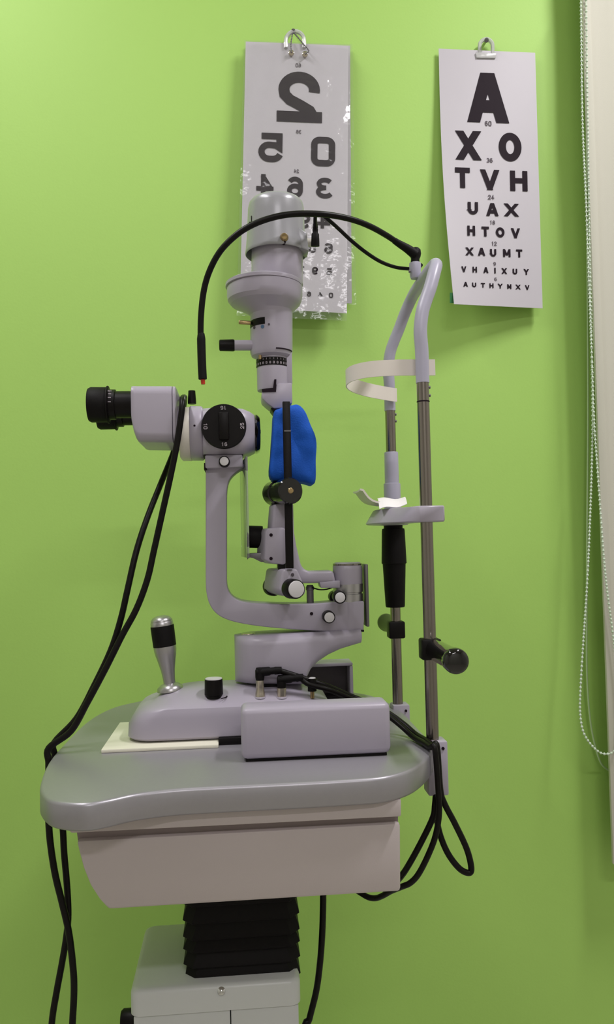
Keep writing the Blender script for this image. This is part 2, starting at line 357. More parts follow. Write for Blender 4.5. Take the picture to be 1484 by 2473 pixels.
obj('green_edge_strip', grid(2, 4, lambda u, v: P(1087 + u * 12, 707 + v * 25, dR(0, .97) + .003), .0006), 'green_print', ch)
def arch(parent, cx, cy, w, h, Y, rr, lean=0):
    q = [(cx - w / 2, cy + h), (cx - w / 2, cy + w / 2)] + [(cx - w / 2 * math.cos(a), cy + w / 2 - w / 2 * math.sin(a)) for a in (.5, 1.05, 1.57, 2.1, 2.64)] + [(cx + w / 2, cy + w / 2), (cx + w / 2, cy + h)]
    return obj('hanging_loop', tube([P(x, y, Y) for x, y in q], rr, 8, 4), 'tab', parent)
arch(ch, 1175, 95, 31, 38, 1.388, .0036)
obj('hanging_bar', prof([(1150, 126), (1200, 128), (1198, 140), (1152, 139)], 1.384, 1.3865, .0006), 'tab', ch)
def nail(x, y, label):
    n = thing('wall_nail', label, 'nail', P(x, y, 1.40))
    obj('shank', cyl(P(x, y, 1.3995), P(x, y, 1.372), .0022, seg=10), 'dull', n)
    obj('head', lathe(P(x, y, 1.374), P(x, y, 1.368), [(0, 0), (.0042, 0), (.0036, .003), (0, .004)], 14), 'dull', n)
nail(1176, 97, 'small dark nail holding up the letter chart'); nail(709, 75, 'small dark nail holding up the sleeved number charts')
# number charts in plastic sleeves, the front one seen from its reverse side
def sleeve_part(parent, c, depth, dy, seed):
    f = quad(c, depth); rnd = random.Random(seed); ph = [rnd.uniform(0, 6) for _ in range(6)]
    def g(u, v):
        w = .0012 * (math.sin(9 * u + 5 * v + ph[0]) + math.sin(17 * v - 6 * u + ph[1]) + .6 * math.sin(31 * u + 13 * v + ph[2]))
        return f(u, v, dy + w)
    obj('plastic_sleeve', grid(28, 60, g), 'sleeve', parent)
cB = [(600, 104), (846, 111), (850, 733), (592, 724)]; cBs = [(596, 99), (852, 107), (861, 736), (588, 738)]
dB = lambda u, v: 1.393 - .010 * v
fB = quad(cB, dB)
cb2 = thing('number_chart', 'sleeved white chart mostly hidden behind the reversed number chart', 'eye chart', fB(.5, 1))
obj('sheet', grid(4, 8, fB, .0008), 'sheet', cb2); sleeve_part(cb2, cBs, dB, -.0042, 3)
cL = [(594, 101), (842, 111), (838, 757), (580, 742)]; cLs = [(590, 96), (848, 107), (838, 775), (572, 762)]
dL = lambda u, v: 1.381 - .022 * v - .004 * math.sin(u * 3.1)
fL = quad(cL, dL)
cf = thing('number_chart', 'sleeved white eye chart of reversed black numbers topped by a big 2', 'eye chart', fL(.5, 1))
obj('sheet', grid(16, 30, fL, .0008), 'sheet', cf); sleeve_part(cf, cLs, dL, -.0045, 5)
rowsL = [('2', 723, 234, 100, 122), ('5', 655, 356, 61, 70), ('0', 781, 366, 58, 71), ('4', 641, 446, 40, 51), ('6', 713, 452, 38, 51), ('3', 784, 454, 40, 50),
         ('9', 735, 533, 30, 36), ('4', 783, 533, 31, 37), ('0', 754.6, 597, 18, 26), ('6', 794, 599.5, 20, 26), ('3', 730, 651, 14, 17), ('9', 761.5, 653.5, 14, 18), ('5', 796, 656, 14, 17),
         ('6', 746.7, 710, 10, 12), ('4', 774.6, 711.5, 10, 12), ('0', 800, 713, 10, 12)]
chart_text(cf, cL, dL, rowsL, -.012, .04, True, .215, name='number')
chart_text(cf, cL, dL, [('60', 721, 157.5, 14, 9), ('36', 722, 318, 14, 9), ('24', 716.5, 413, 13, 9)], -.012, .04, True, .2, 'greyink', 'row_number')
arch(cf, 713, 76, 44, 40, 1.374, .0036)
for x, y in ((704, 128), (737, 131)):
    e = obj('eyelet', lathe(P(x, y, 1.372), P(x, y, 1.365), [(0, 0), (.0052, 0), (.0052, .002), (.0035, .0045), (0, .0048)], 16), 'nickel', cf)
bm = tube(px((704, 126, 1.364), (703, 108, 1.366), (705, 92, 1.368), (709, 79, 1.368), (718, 88, 1.368), (732, 105, 1.366), (746, 122, 1.364), (739, 130, 1.364)), .0008, 6, 5)
for p in smooth_path(px((704, 126, 1.364), (703, 108, 1.366), (705, 92, 1.368), (709, 79, 1.368), (718, 88, 1.368), (732, 105, 1.366), (746, 122, 1.364), (739, 130, 1.364)), 4)[::1]:
    bmesh.ops.create_icosphere(bm, subdivisions=1, radius=.0015, matrix=Matrix.Translation(p))
tag(obj('ball_chain', bm, 'dull', smooth=80), 'short metal ball chain tying the sleeved charts to their nail', 'chain')

# ================================================================= INSTRUMENT TABLE
AX = 1.05; TZ = CZ - .25
edge = [(97, 1893), (103, 1918), (122, 1932), (160, 1939), (210, 1940), (265, 1931), (330, 1917), (420, 1906), (520, 1900), (620, 1895), (740, 1889), (860, 1882), (930, 1876), (985, 1862), (1020, 1842), (1042, 1818), (1046, 1797)]
near = [PZ(x, y, TZ) for x, y in edge]
xl = PZ(140, 1818, TZ).x; xr = PZ(1046, 1797, TZ).x
far = [Vector((xr + .001, 1.02, TZ)), Vector((xr, 1.14, TZ)), Vector((xr - .012, 1.215, TZ)), Vector((xr - .035, 1.262, TZ)), Vector((xr - .08, 1.290, TZ)), Vector((.02, 1.298, TZ)), Vector((xl + .10, 1.292, TZ)), Vector((xl + .055, 1.268, TZ)), Vector((xl + .022, 1.225, TZ)), Vector((xl + .004, 1.15, TZ)), Vector((xl - .002, 1.04, TZ)), Vector((xl - .002, .94, TZ))]
outl = smooth_path(near + far, 4, True); cen = Vector((0, 1.05, 0))
tb = thing('instrument_table', 'silver topped motorised instrument table on a white pedestal box', 'table', (-.03, AX, 0))
def off(o, d, z):
    n = len(o); r = []
    for i in range(n):
        t = (o[(i + 1) % n] - o[i - 1]).normalized(); r.append(Vector((o[i].x - t.y * d, o[i].y + t.x * d, z)))
    return r
orient = sum(outl[i].x * outl[(i + 1) % len(outl)].y - outl[(i + 1) % len(outl)].x * outl[i].y for i in range(len(outl)))
sg = 1 if orient > 0 else -1
obj('tabletop', loft([off(outl, sg * .009, TZ - .0295), off(outl, sg * .003, TZ - .0275), off(outl, 0, TZ - .024), off(outl, 0, TZ - .0035), off(outl, sg * .0010, TZ - .0012), off(outl, sg * .0035, TZ)]), 'silver_top', tb, 60)
HY = .842
hb = [(162, 1975), (966, 1938), (966, 1958), (174, 2000)]
obj('housing_flange', prof([(150, 1970), (970, 1930), (970, 1973), (170, 2013)], HY - .012, 1.25, .002), 'housing', tb)
obj('groove_strip', prof([(184, 1995), (962, 1955), (962, 1995), (190, 2042)], HY + .003, 1.24), 'groove', tb)
hs = [(184, 2031), (968, 1988), (969, 2154), (262, 2198), (240, 2174), (218, 2140), (201, 2098), (190, 2056)]
obj('drawer_housing', prof(hs, HY - .004, 1.235, .0035, 2, 25), 'housing', tb)
# bellows: folded black boot between housing and pedestal
bz_t = P(600, 2176, HY).z; bz_b = P(585, 2375, .985).z; x_l, x_r = P(441, 2300, .985).x, P(727, 2300, .985).x; NF = 4; 
fy = [2376, 2334, 2297, 2267, 2227, 2186, 2150]
def br(ins, z):
    c_ = .012; a0, a1, b0, b1 = x_l + ins, x_r - ins, .985 + ins, 1.115 - ins
    return [Vector(q) for q in ((a0, b0 + c_, z), (a0 + c_, b0, z), (a1 - c_, b0, z), (a1, b0 + c_, z), (a1, b1 - c_, z), (a1 - c_, b1, z), (a0 + c_, b1, z), (a0, b1 - c_, z))]
for k in range(len(fy) - 1):
    z0 = P(585, fy[k], .985).z; z1 = min(P(585, fy[k + 1], .985).z, bz_t + .004); h_ = z1 - z0
    if h_ <= .002: continue
    obj('bellows_fold', loft([br(.0012, z0), br(0, z0 + .0015), br(.0005, z0 + .2 * h_), br(.0055, z1 - .001), br(.006, z1)]), 'rubber', tb, 20)
# pedestal
pz = P(520, 2376, .972).z; qx0, qx1 = P(314, 2385, .972).x, P(726, 2372, .972).x
obj('pedestal_lid', loft([rrect(qx0, qx1, .968, 1.132, pz - .030, .012), rrect(qx0, qx1, .968, 1.132, pz - .006, .012), rrect(qx0 + .002, qx1 - .002, .970, 1.130, pz - .0015, .012), rrect(qx0 + .006, qx1 - .006, .974, 1.126, pz, .010)]), 'boxwhite', tb, 50)
sx = P(557, 2430, .972).x
obj('pedestal_panel', box(qx0 + .004, sx - .0006, .971, 1.129, .03, pz - .0315, .001), 'boxwhite', tb)
obj('pedestal_panel', box(sx + .0006, qx1 - .003, .971, 1.129, .03, pz - .0315, .001), 'boxwhite', tb)
obj('foot_plate', box(qx0 - .06, qx1 + .06, .85, 1.25, 0, .031, .008), 'boxwhite', tb)
obj('screw', lathe(P(535, 2393, .969), P(535, 2393, .962), [(0, 0), (.0052, 0), (.0045, .0022), (.002, .0036), (0, .004)], 16), 'chrome', tb)
kz = P(300, 2462, 1.05).z
kb = obj('pedestal_knob', lathe((qx0 + .004, 1.05, kz), (qx0 - .04, 1.05, kz), [(0, 0), (.009, 0), (.009, .008), (.0125, .010), (.0125, .024), (.010, .027), (0, .027)], 24), 'black', tb)

# ================================================================= THINGS ON THE TABLE TOP
a = PZ(256, 1801, TZ); b = PZ(530, 1787, TZ); c0 = PZ(297, 1736, TZ)
tag(obj('slide_plate', prism([Vector((a.x, .966, TZ)), Vector((b.x, .966, TZ)), Vector((b.x, 1.108, TZ)), Vector((a.x + .001, 1.108, TZ))], (0, 0, .0045), .0012), 'slide'), 'thin white slide plate lying flat on the table under the slit lamp', 'plate')
cx0, cx1 = PZ(584, 1835, TZ).x, PZ(943, 1820, TZ).x
rc = thing('rail_cover', 'light grey boxy rail cover with its smooth outer face to the room', 'cover', ((cx0 + cx1) / 2, .92, TZ))
obj('shell', box(cx0, cx1, .897, .938, TZ + .0025, TZ + .0605, .007, 3), 'grey', rc)
obj('gap_shadow_strip', box(cx0 + .005, cx1 - .005, .901, .934, TZ, TZ + .003), 'rubber', rc)  # black strip stands in for the shadow in the gap under the cover
rc2 = thing('rail_cover', 'grey rail cover standing at the wall side showing its dark open inside', 'cover', ((cx0 + cx1) / 2, 1.22, TZ))
fy0, fy1 = 1.195, 1.236
obj('shell', prism([Vector((cx0, fy1, TZ + .002)), Vector((cx1, fy1, TZ + .002)), Vector((cx1, fy1, TZ + .0605)), Vector((cx0, fy1, TZ + .0605))], (0, -.003, 0), .001), 'grey', rc2)
obj('top_wall', box(cx0, cx1, fy0, fy1 - .003, TZ + .0555, TZ + .0605, .0018), 'grey', rc2)
obj('end_wall', box(cx1 - .005, cx1, fy0, fy1 - .003, TZ + .002, TZ + .0555, .0015), 'grey', rc2)
obj('end_wall', box(cx0, cx0 + .005, fy0, fy1 - .003, TZ + .002, TZ + .0555, .0015), 'grey', rc2)
obj('inner_dark_sheet', box(cx0 + .005, cx1 - .005, fy1 - .010, fy1 - .004, TZ + .004, TZ + .055), 'dark_inside', rc2)  # sheet inside the open cover, darker than the shell
obj('toothed_rail', box(cx0 + .01, cx1 - .002, fy0 + .004, fy1 - .012, TZ, TZ + .010), 'rubber', rc2)

# ================================================================= SLIT LAMP
SL = thing('slit_lamp', 'grey slit lamp microscope with joystick base and tall lamp tower', 'slit lamp', (.02, AX, TZ))
bz0_, bz1_ = TZ + .0065, CZ - .2035
ex0 = P(306, 1762, 1.0).x; ex1 = P(800, 1740, 1.0).x
hgt = bz1_ - bz0_
R = lambda l, r, y0, y1, z, rad: rrect(ex0 + l, ex1 - r, y0, y1, z, rad, 7)
base = obj('base', loft([R(.003, .003, .987, 1.113, bz0_, .03), R(0, 0, .984, 1.116, bz0_ + .003, .03), R(.001, 0, .984, 1.116, bz0_ + .45 * hgt, .03), R(.006, 0, .984, 1.116, bz0_ + .68 * hgt, .031), R(.013, .001, .9842, 1.1158, bz0_ + .86 * hgt, .032), R(.020, .003, .985, 1.115, bz0_ + .95 * hgt, .033), R(.026, .006, .9875, 1.1125, bz1_, .034), R(.032, .012, .993, 1.107, bz1_ + .003, .035), R(.042, .030, 1.006, 1.094, bz1_ + .0095, .036), R(.060, .034, 1.018, 1.082, bz1_ + .0145, .03), R(.075, .040, 1.028, 1.072, bz1_ + .016, .02)]), 'grey', SL, 32)
obj('under_base_strip', box(P(528, 1785, .98).x, ex1 - .02, .978, 1.10, TZ + .0002, bz0_ + .002, .001), 'rubber', SL)  # black strip filling the gap between base and table
# joystick
j0, j1 = P(412, 1667, 1.04), P(392, 1512, 1.04); L = (j1 - j0).length; k = AX / F
js = obj('joystick', lathe(j0, j1, [(.0, 0), (.017, 0), (.0165, .004), (.012, .008), (14 * k, .0095), (14 * k, .015), (16.5 * k, .027), (21 * k, .039), (24.5 * k, .047), (26.3 * k, .053), (26.5 * k, .058), (0, .058)], 32), 'satin', SL, 60)
obj('rubber_grip', lathe(j0, j1, [(24.5 * k, .0565), (27 * k, .058), (27.5 * k, .083), (27 * k, .0845), (0, .0845)], 32), 'rubber', js)
obj('joystick_cap', lathe(j0, j1, [(26.5 * k, .0845), (26.5 * k, .089), (25.5 * k, .0895), (25.5 * k, .0902), (25 * k, .092), (19 * k, .0955), (10 * k, .0972), (0, .0976)], 32), 'satin', js, 60)
# controls on the base
def top_at(px_, py_):                                      # where a pixel meets the sloping front of the base top
    A_, B_ = Vector((0, .994, bz1_ + .001)), Vector((0, 1.018, bz1_ + .0145)); n_ = Vector((0, -(B_.z - A_.z), B_.y - A_.y)); d = ray(px_, py_); o = Vector((0, 0, CZ))
    return o + d * ((A_ - o).dot(n_) / d.dot(n_))
q = top_at(517, 1683)
kn = obj('rotary_knob', lathe(q - Vector((0, 0, .001)), q + Vector((0, 0, .1)), [(.0, 0), (.0098, 0), (.0098, .004), (.0117, .0045), (.0112, .0235), (0, .0238)], 28), 'black', SL)
obj('knob_cap', lathe(q + Vector((0, 0, .0224)), q + Vector((0, 0, .1)), [(.0108, 0), (.0104, .0012), (0, .0015)], 28), 'capwhite', kn)
obj('dial_mark', tube([q + Vector((.0165 * math.cos(t), .0165 * math.sin(t), .0002)) for t in (-1.0, -.6, -.2, .2)], lambda t: .0004 + .0009 * t, 6, 4), 'ink', SL)
for x_, hh in ((629, .0225), (681, .0125)):
    q = top_at(x_, 1683); v = q + Vector((0, 0, .1))
    so = obj('socket', lathe(q - Vector((0, 0, .001)), v, [(0, 0), (.0066, 0), (.0060, .006), (.0050, .012), (.0052, .0135), (.0050, hh), (0, hh)] if hh > .02 else [(0, 0), (.0058, 0), (.0060, hh), (0, hh)], 20), 'nickel', SL)
    obj('socket_ring', lathe(q - Vector((0, 0, .0008)), v, [(0, 0), (.0085, 0), (.0078, .0016), (0, .0017)], 20), 'grey', so)
q = top_at(755, 1684); v = q + Vector((0, 0, .1))
lk = obj('locking_knob', lathe(q + Vector((0, 0, .008)), v, [(0, 0), (.0057, 0), (.0053, .016), (0, .016)], 20), 'black', SL)
obj('knob_stem', lathe(q - Vector((0, 0, .001)), v, [(.0026, 0), (.0026, .010)], 14), 'brass', lk)
obj('knob_cap', lathe(q + Vector((0, 0, .0235)), v, [(.0050, 0), (.0044, .0012), (0, .0014)], 20), 'capwhite', lk)
# swivel pedestal: wide drum that narrows into the arm under the pivot column
def xloft(sl, n=8):                                        # slices (x, z0, z1, half width, y centre)
    rings = []
    for x, z0, z1, w, yc in sl:
        r = min(.012, w * .6, (z1 - z0) * .4); rings.append([Vector((x, p.x, p.y)) for p in rrect(yc - w, yc + w, z0, z1, 0, r, 4)])
    return loft(rings)
y0 = 1.012
def ztop(x): return P(x, 1541 - (x - 567) * .055, y0).z
pts = [(567, 1541), (640, 1537), (740, 1531), (880, 1524), (880, 1555), (855, 1562), (825, 1571), (795, 1585), (768, 1603), (750, 1622), (741, 1645), (741, 1656), (567, 1656)]
yc = AX; sl = []
xL = P(567, 1600, y0).x; xR = P(741, 1600, y0).x; rad = .040
for t in (0.02, .1, .25, .5, .8, 1.1, 1.35, 1.57):
    sl.append((xL + rad * (1 - math.cos(t)), P(600, 1656, y0).z, ztop(567 + 70 * (1 - math.cos(t))), rad * math.sin(t) + .0005, yc))
for xp, yb in ((700, 1656), (738, 1656), (742, 1640), (752, 1620), (770, 1602), (797, 1585), (827, 1571), (857, 1562), (878, 1556)):
    xx = P(xp, 1600, y0).x; u = (xp - 700) / 180
    sl.append((xx, P(xp, yb, y0).z, ztop(xp), rad - .012 * u, yc))
sl.append((P(881, 1600, y0).x, P(881, 1553, y0).z, ztop(881) - .002, rad - .018, yc))
ped = obj('swivel_arm', xloft(sl), 'grey', SL, 50)
obj('drum_shadow_gap', box(xL + .030, xR - .035, 1.0185, 1.08, bz1_ + .012, P(600, 1652, y0).z + .001, .001), 'rubber', SL)  # black block drawn as the shadow line under the swivel drum
q = P(600, 1531, AX); obj('cover_plug', lathe(q - Vector((0, 0, .003)), q + Vector((0, 0, .1)), [(0, 0), (.010, 0), (.009, .004), (0, .0045)], 20), 'nickel', SL)
# microscope arm
def sm2(q_, n=5): return [(v_.x, v_.y) for v_ in smooth_path([Vector((a_, b_, 0)) for a_, b_ in q_], n)]
arm = [(497, 1120), (497, 1200)] + sm2([(497, 1320), (497, 1400), (499, 1432), (506, 1458), (520, 1479), (543, 1494), (580, 1505), (640, 1514), (720, 1521), (800, 1525), (878, 1523)]) + [(880, 1500), (880, 1452)] + sm2([(800, 1455), (740, 1459), (660, 1459), (600, 1455), (573, 1448), (557, 1435), (549, 1414), (548, 1380), (548, 1320)]) + sm2([(548, 1200), (549, 1180), (553, 1162), (560, 1150), (573, 1138), (590, 1127)]) + [(590, 1120)]
marm = obj('microscope_arm', prof(arm, 1.030, 1.072, .004, 2, 28), 'grey', SL, 45)
obj('arm_joint_line', prof([(815, 1524), (880, 1522), (880, 1526), (815, 1528)], 1.028, 1.07), 'rubber', marm)
obj('pin_hole', cyl(P(753, 1482, 1.0295), P(753, 1482, 1.035), .0022, seg=12), 'ink', marm)
def knob(parent, x, y, Yf, Yb, r, rc_, name='clamp_knob', vx=0.0, cap='capwhite'):
    a_ = P(x, y, Yf); b_ = Vector((a_.x - vx, Yb, a_.z))
    o = obj(name, cyl(b_, a_, r, r * .98, 28, .001), 'black', parent)
    d = (a_ - b_).normalized(); obj('knob_cap', cyl(a_ - d * .0005, a_ + d * .0015, rc_, rc_ * .97, 28, .0004), cap, o); return o
knob(SL, 796, 1491, 1.013, 1.031, .0080, .0066); knob(SL, 822, 1443, 1.002, 1.024, .0082, .0066)
# pivot column
col = obj('pivot_column', stack([(842, 37, 1524), (842, 37, 1452), (842, 34, 1452), (842, 34, 1440)], AX), 'grey', SL)
obj('silver_collar', stack([(841, 36, 1454), (841, 36, 1434), (841, 34, 1433), (841, 34, 1430), (841, 36, 1429), (841, 36, 1409)], AX), 'satin', col)
obj('upper_collar', stack([(840, 36, 1410), (840, 36, 1375), (839, 35, 1366), (839, 33, 1364), (839, 33, 1360), (839, 30, 1358), (839, 0, 1358)], AX), 'grey', col)
obj('top_ring', stack([(839, 35, 1364.5), (839, 35, 1361), (839, 32, 1360)], AX), 'steel', col)
obj('rear_rail', box(P(879, 1400, AX).x, P(886, 1400, AX).x, 1.035, 1.065, P(880, 1511, AX).z, P(880, 1362, AX).z, .001), 'dull', SL)
knob(SL, 807, 1440, 1.085, 1.06, .0085, .006)
q = P(750, 1460, AX); obj('centring_post', lathe(q - Vector((0, 0, .003)), q + Vector((0, 0, .1)), [(.0048, 0), (.0048, .022), (.0056, .0225), (.0056, .026), (.004, .029), (0, .029)], 18), 'dull', SL)
obj('spring_wire', tube(px((755, 1419, 1.045), (772, 1424, 1.04), (790, 1423, 1.04), (806, 1418, 1.045)), .0009, 6, 4), 'black', SL)
obj('stop_block', prof([(772, 1406), (822, 1402), (822, 1420), (776, 1420)], 1.03, 1.06, .001), 'grey', SL)
# clamp under the microscope
cl = obj('head_clamp', prof([(495, 1099), (586, 1097), (588, 1128), (496, 1131)], 1.020, 1.080, .002), 'grey', SL)
obj('clamp_gap', prof([(493, 1095), (587, 1094), (587, 1099), (493, 1100)], 1.022, 1.078), 'ink', cl)
obj('clamp_edge', prof([(493, 1118), (500, 1118), (500, 1135), (493, 1134)], 1.024, 1.076), 'ink', cl)
knob(SL, 542, 1114, 1.008, 1.021, .0072, .0057)
# microscope body (magnification drum housing)
def xround(sl, n=7):                                       # slices px (x, y top, y bottom, half width m, corner) at AX
    rings = []
    for x, t, b_, w, r in sl:
        p0, p1 = P(x, t, 1.008), P(x, b_, 1.008); rings.append([Vector((p0.x, p.x, p.y)) for p in rrect(AX - w, AX + w, p1.z, p0.z, 0, r, n)])
    return loft(rings)
mb = obj('microscope_body', xround([(486, 984, 1094, .040, .020), (490, 981, 1096, .043, .020), (520, 980, 1096, .044, .018), (585, 982, 1095, .043, .018), (603, 987, 1090, .038, .020), (615, 993, 1085, .033, .022), (618, 996, 1082, .031, .022)]), 'grey', SL, 50)
obj('objective_ring', xround([(616, 994, 1084, .033, .022), (620, 992, 1086, .034, .022), (628, 997, 1082, .032, .022), (630, 1002, 1076, .029, .022), (626, 1008, 1070, .026, .02)]), 'gloss_black', mb, 50)
obj('body_ring', xround([(456, 974, 1100, .044, .030), (458, 972, 1102, .045, .031), (484, 973, 1102, .045, .031), (488, 976, 1098, .043, .029)]), 'grey', mb, 50)
obj('cream_ring', xround([(430, 978, 1100, .042, .030), (434, 975, 1103, .045, .032), (455, 974, 1103, .045, .032), (457, 976, 1101, .044, .031)]), 'cream', mb, 50)
obj('index_dot', cyl(P(470, 1028, 1.0048), P(470, 1028, 1.008), .0014, seg=10), 'ink', mb)
dy = 1.000; dc = P(541, 1029, dy)
dial = obj('magnification_dial', lathe(dc + Vector((0, .008, 0)), dc, [(0, 0), (.0285, 0), (.0285, .0065), (.0278, .0078), (0, .008)], 56), 'black', mb)
obj('dial_grip', box(dc.x - .0065, dc.x + .0065, dy - .004, dy + .001, dc.z - .018, dc.z + .018, .0022), 'black', dial)
def dial_num(s, ang):
    ca, sa = math.cos(ang), math.sin(ang); rd = Vector((sa, 0, -ca)); ey = -rd; exx = Vector((-ey.z * -1, 0, 0))
    ey3 = ey; ex3 = Vector((ey3.z, 0, -ey3.x)); bm = None; o = dc + rd * .0232
    for i, ch_ in enumerate(s):
        f = lambda p, i=i: o + ex3 * (p.x + (i - .5) * .0042) + ey3 * p.y + Vector((0, -.0006, 0))
        bm = glyph_mesh(ch_, .0034, .0048, .0007, f, False, bm)
    obj('dial_number', bm, 'print_white', dial, 0)
for s, a_ in (('16', 0), ('25', math.pi / 2), ('16', math.pi), ('10', -math.pi / 2)): dial_num(s, a_)
q = P(464, 970, AX); obj('release_knob', lathe(q - Vector((0, 0, .003)), q + Vector((0, 0, .1)), [(0, 0), (.0056, 0), (.0056, .003), (.0046, .0175), (0, .018)], 20), 'black', SL)
# binocular head
HX = AX
hd = obj('binocular_head', xround([(318, 936, 1013, .051, .010), (319, 934, 1022, .053, .010), (323, 933, 1044, .054, .011), (328, 933, 1059, .054, .012), (333, 933, 1067, .054, .012), (340, 933, 1069, .054, .012), (416, 933, 1070, .054, .012), (417, 935, 1068, .053, .012)]), 'grey', SL, 50)
obj('head_seam_plate', xround([(417.6, 935, 1068, .053, .012), (418.5, 933, 1070, .054, .012), (424, 934, 1070, .054, .012), (426, 937, 1068, .052, .012)]), 'grey', hd, 50)
obj('head_neck', xround([(424, 972, 1064, .036, .024), (437, 972, 1064, .036, .024)]), 'grey', hd, 50)
for ey_ in (1.018, 1.082):
    a_ = P(322, 977, 1.018); a_ = Vector((a_.x, ey_, a_.z)); b_ = a_ - Vector((.1, 0, 0)); k = 1.018 / F
    e = obj('eyepiece', lathe(a_, b_, [(0, 0), (32 * k, 0), (32 * k, 40 * k), (36 * k, 41 * k), (36 * k, 55 * k), (40 * k, 56 * k), (40 * k, 58 * k), (0, 58 * k)], 36), 'black', hd)
    obj('rim_ring', lathe(a_, b_, [(38 * k, 57 * k), (44.5 * k, 57.2 * k), (45 * k, 58.5 * k), (44.5 * k, 60 * k), (38 * k, 60 * k)], 36), 'rubber', e)
    obj('eyecup', lathe(a_, b_, [(40 * k, 59 * k), (41.5 * k, 62 * k), (42 * k, 98 * k), (39 * k, 104 * k), (33 * k, 105 * k), (30 * k, 98 * k), (0, 97 * k)], 36), 'rubber', e, 35)
    if ey_ < 1.05:
        for t in range(4):
            a2 = math.radians(-52 + t * 17); zz = a_.z - math.sin(a2) * 36.4 * k; yy = a_.y - math.cos(a2) * 36.4 * k
            obj('dioptre_mark', box(a_.x - 54 * k, a_.x - 47 * k, yy - .0002, yy + .0006, zz - .0005, zz + .0005), 'print_white', e)
        a2 = math.radians(-50); o5 = Vector((a_.x - 56 * k, a_.y - math.cos(a2) * 36.6 * k - .0006, a_.z - math.sin(a2) * 36.6 * k))
        obj('dioptre_number', glyph_mesh('5', .003, .0042, .0007, lambda p: o5 + Vector((p.y * 1.0, 0, -p.x))), 'print_white', e, 0)
# breath shield
sh0, sh1 = P(597, 1220, 1.0), P(581, 1220, 1.10); zs0, zs1 = P(593, 1348, 1.0).z, P(592, 1102, 1.0).z
obj('breath_shield', prism([Vector((sh0.x, sh0.y, zs0)), Vector((sh1.x, sh1.y, zs0)), Vector((sh1.x, sh1.y, zs1)), Vector((sh0.x, sh0.y, zs1))], (.002, 0, 0), .0004), 'shield', SL)

# ---- illumination tower (swung about twenty degrees about its upright axis)
TV = Vector((-.342, .94, 0))                               # across the tower, away from the camera
tw_arm = obj('tower_arm', prof([(664, 1216), (690, 1205), (709, 1212), (711, 1285), (717, 1320), (727, 1362), (733, 1374), (748, 1380), (806, 1378), (812, 1408), (742, 1409), (704, 1408), (676, 1380), (672, 1280)], 1.030, 1.066, .004, 2, 28), 'grey', SL, 45)
p = [P(x, y, 1.012) for x, y in ((642, 1285), (648, 1276), (672, 1274), (686, 1274), (693, 1280), (693, 1358), (688, 1364), (660, 1361), (640, 1352))]
lb = obj('tower_block', prism(p, TV * .030, .003, 2, 28), 'grey', SL, 45)
p = [P(x, y, 1.014) for x, y in ((663, 1218), (692, 1214), (694, 1280), (658, 1280))]
obj('tower_neck', prism(p, TV * .02, .003), 'grey', lb)
for x, y in ((655, 1292), (655, 1349)): obj('set_screw', cyl(P(x, y, 1.0115), P(x, y, 1.015), .0022, seg=12), 'ink', lb)
a_ = P(638, 1297, 1.04); b_ = P(596, 1296, 1.04)
obj('slit_rotation_knob', lathe(a_, b_, [(0, .002), (.0142, .002), (.0147, .004), (.0147, .0205), (.0138, .0225), (0, .0225)], 32), 'rubber', SL)
obj('knob_collar', lathe(a_ + Vector((.003, 0, 0)), b_, [(.0085, 0), (.0085, .0055)], 24), 'chrome', SL)
obj('tower_fin', prof([(597, 1337), (640, 1335), (648, 1354), (632, 1358), (612, 1348), (602, 1346), (598, 1352)], 1.025, 1.065, .0005), 'dull', SL)
# slit width drum, its axis across the tower
n0 = P(703, 1185, .985); f0 = n0 + TV * .105; k = .985 / F
dr = obj('slit_width_drum', lathe(n0, f0, [(0, 0), (30 * k, 0), (32.5 * k, .0015), (32.5 * k, .018), (29 * k, .019), (29 * k, .030), (0, .030)], 44), 'gloss_black', SL)
obj('drum_screw', lathe(n0 + TV * .0005, n0 - TV * .1, [(0, 0), (.0042, 0), (.003, .0018), (0, .002)], 16), 'brass', dr)
obj('drum_barrel', lathe(n0 + TV * .03, f0, [(0, 0), (27 * k, 0), (28 * k, .008), (31 * k, .009), (31.5 * k, .02), (31.5 * k, .026), (28 * k, .028), (0, .028)], 44), 'gloss_black', SL)
# swivel head with its two clamp knobs
p = [P(x, y, 1.000) for x, y in ((684, 1375), (719, 1373), (730, 1398), (741, 1428), (735, 1440), (712, 1444), (686, 1436), (676, 1426), (680, 1400))]
sh = obj('swivel_head', prism(p, TV * .058, .005, 3, 25), 'grey', SL, 50)
obj('head_screw', cyl(P(707, 1388, .9995), P(707, 1388, 1.004), .0022, seg=12), 'greyink', sh)
n1 = P(716, 1423, .984)
kk = obj('clamp_knob', cyl(n1 + TV * .018, n1, .0128, .0122, 32, .001), 'black', SL)
obj('knob_cap', cyl(n1 + TV * .0003, n1 - TV * .0018, .0107, .0103, 32, .0005), 'capwhite', kk)
f1 = n1 + TV * .083; obj('clamp_knob', cyl(f1 - TV * .012, f1, .0125, .0125, 28, .001), 'black', SL)
obj('head_pin', prof([(672, 1360), (690, 1360), (690, 1375), (672, 1375)], 1.015, 1.045), 'black', SL)
# long black bar up the near side of the tower
p = [P(x, y, .994) for x, y in ((683, 969), (701, 969), (704, 1080), (707, 1220), (710, 1373), (691, 1373), (688, 1220), (685, 1080))]
bar = obj('tower_bar', prism(p, (0, .007, 0), .0008), 'black', SL)
obj('bar_mark', prof([(687, 1039), (703, 1039), (703, 1042), (687, 1042)], .9934, .9944), 'dull', bar)
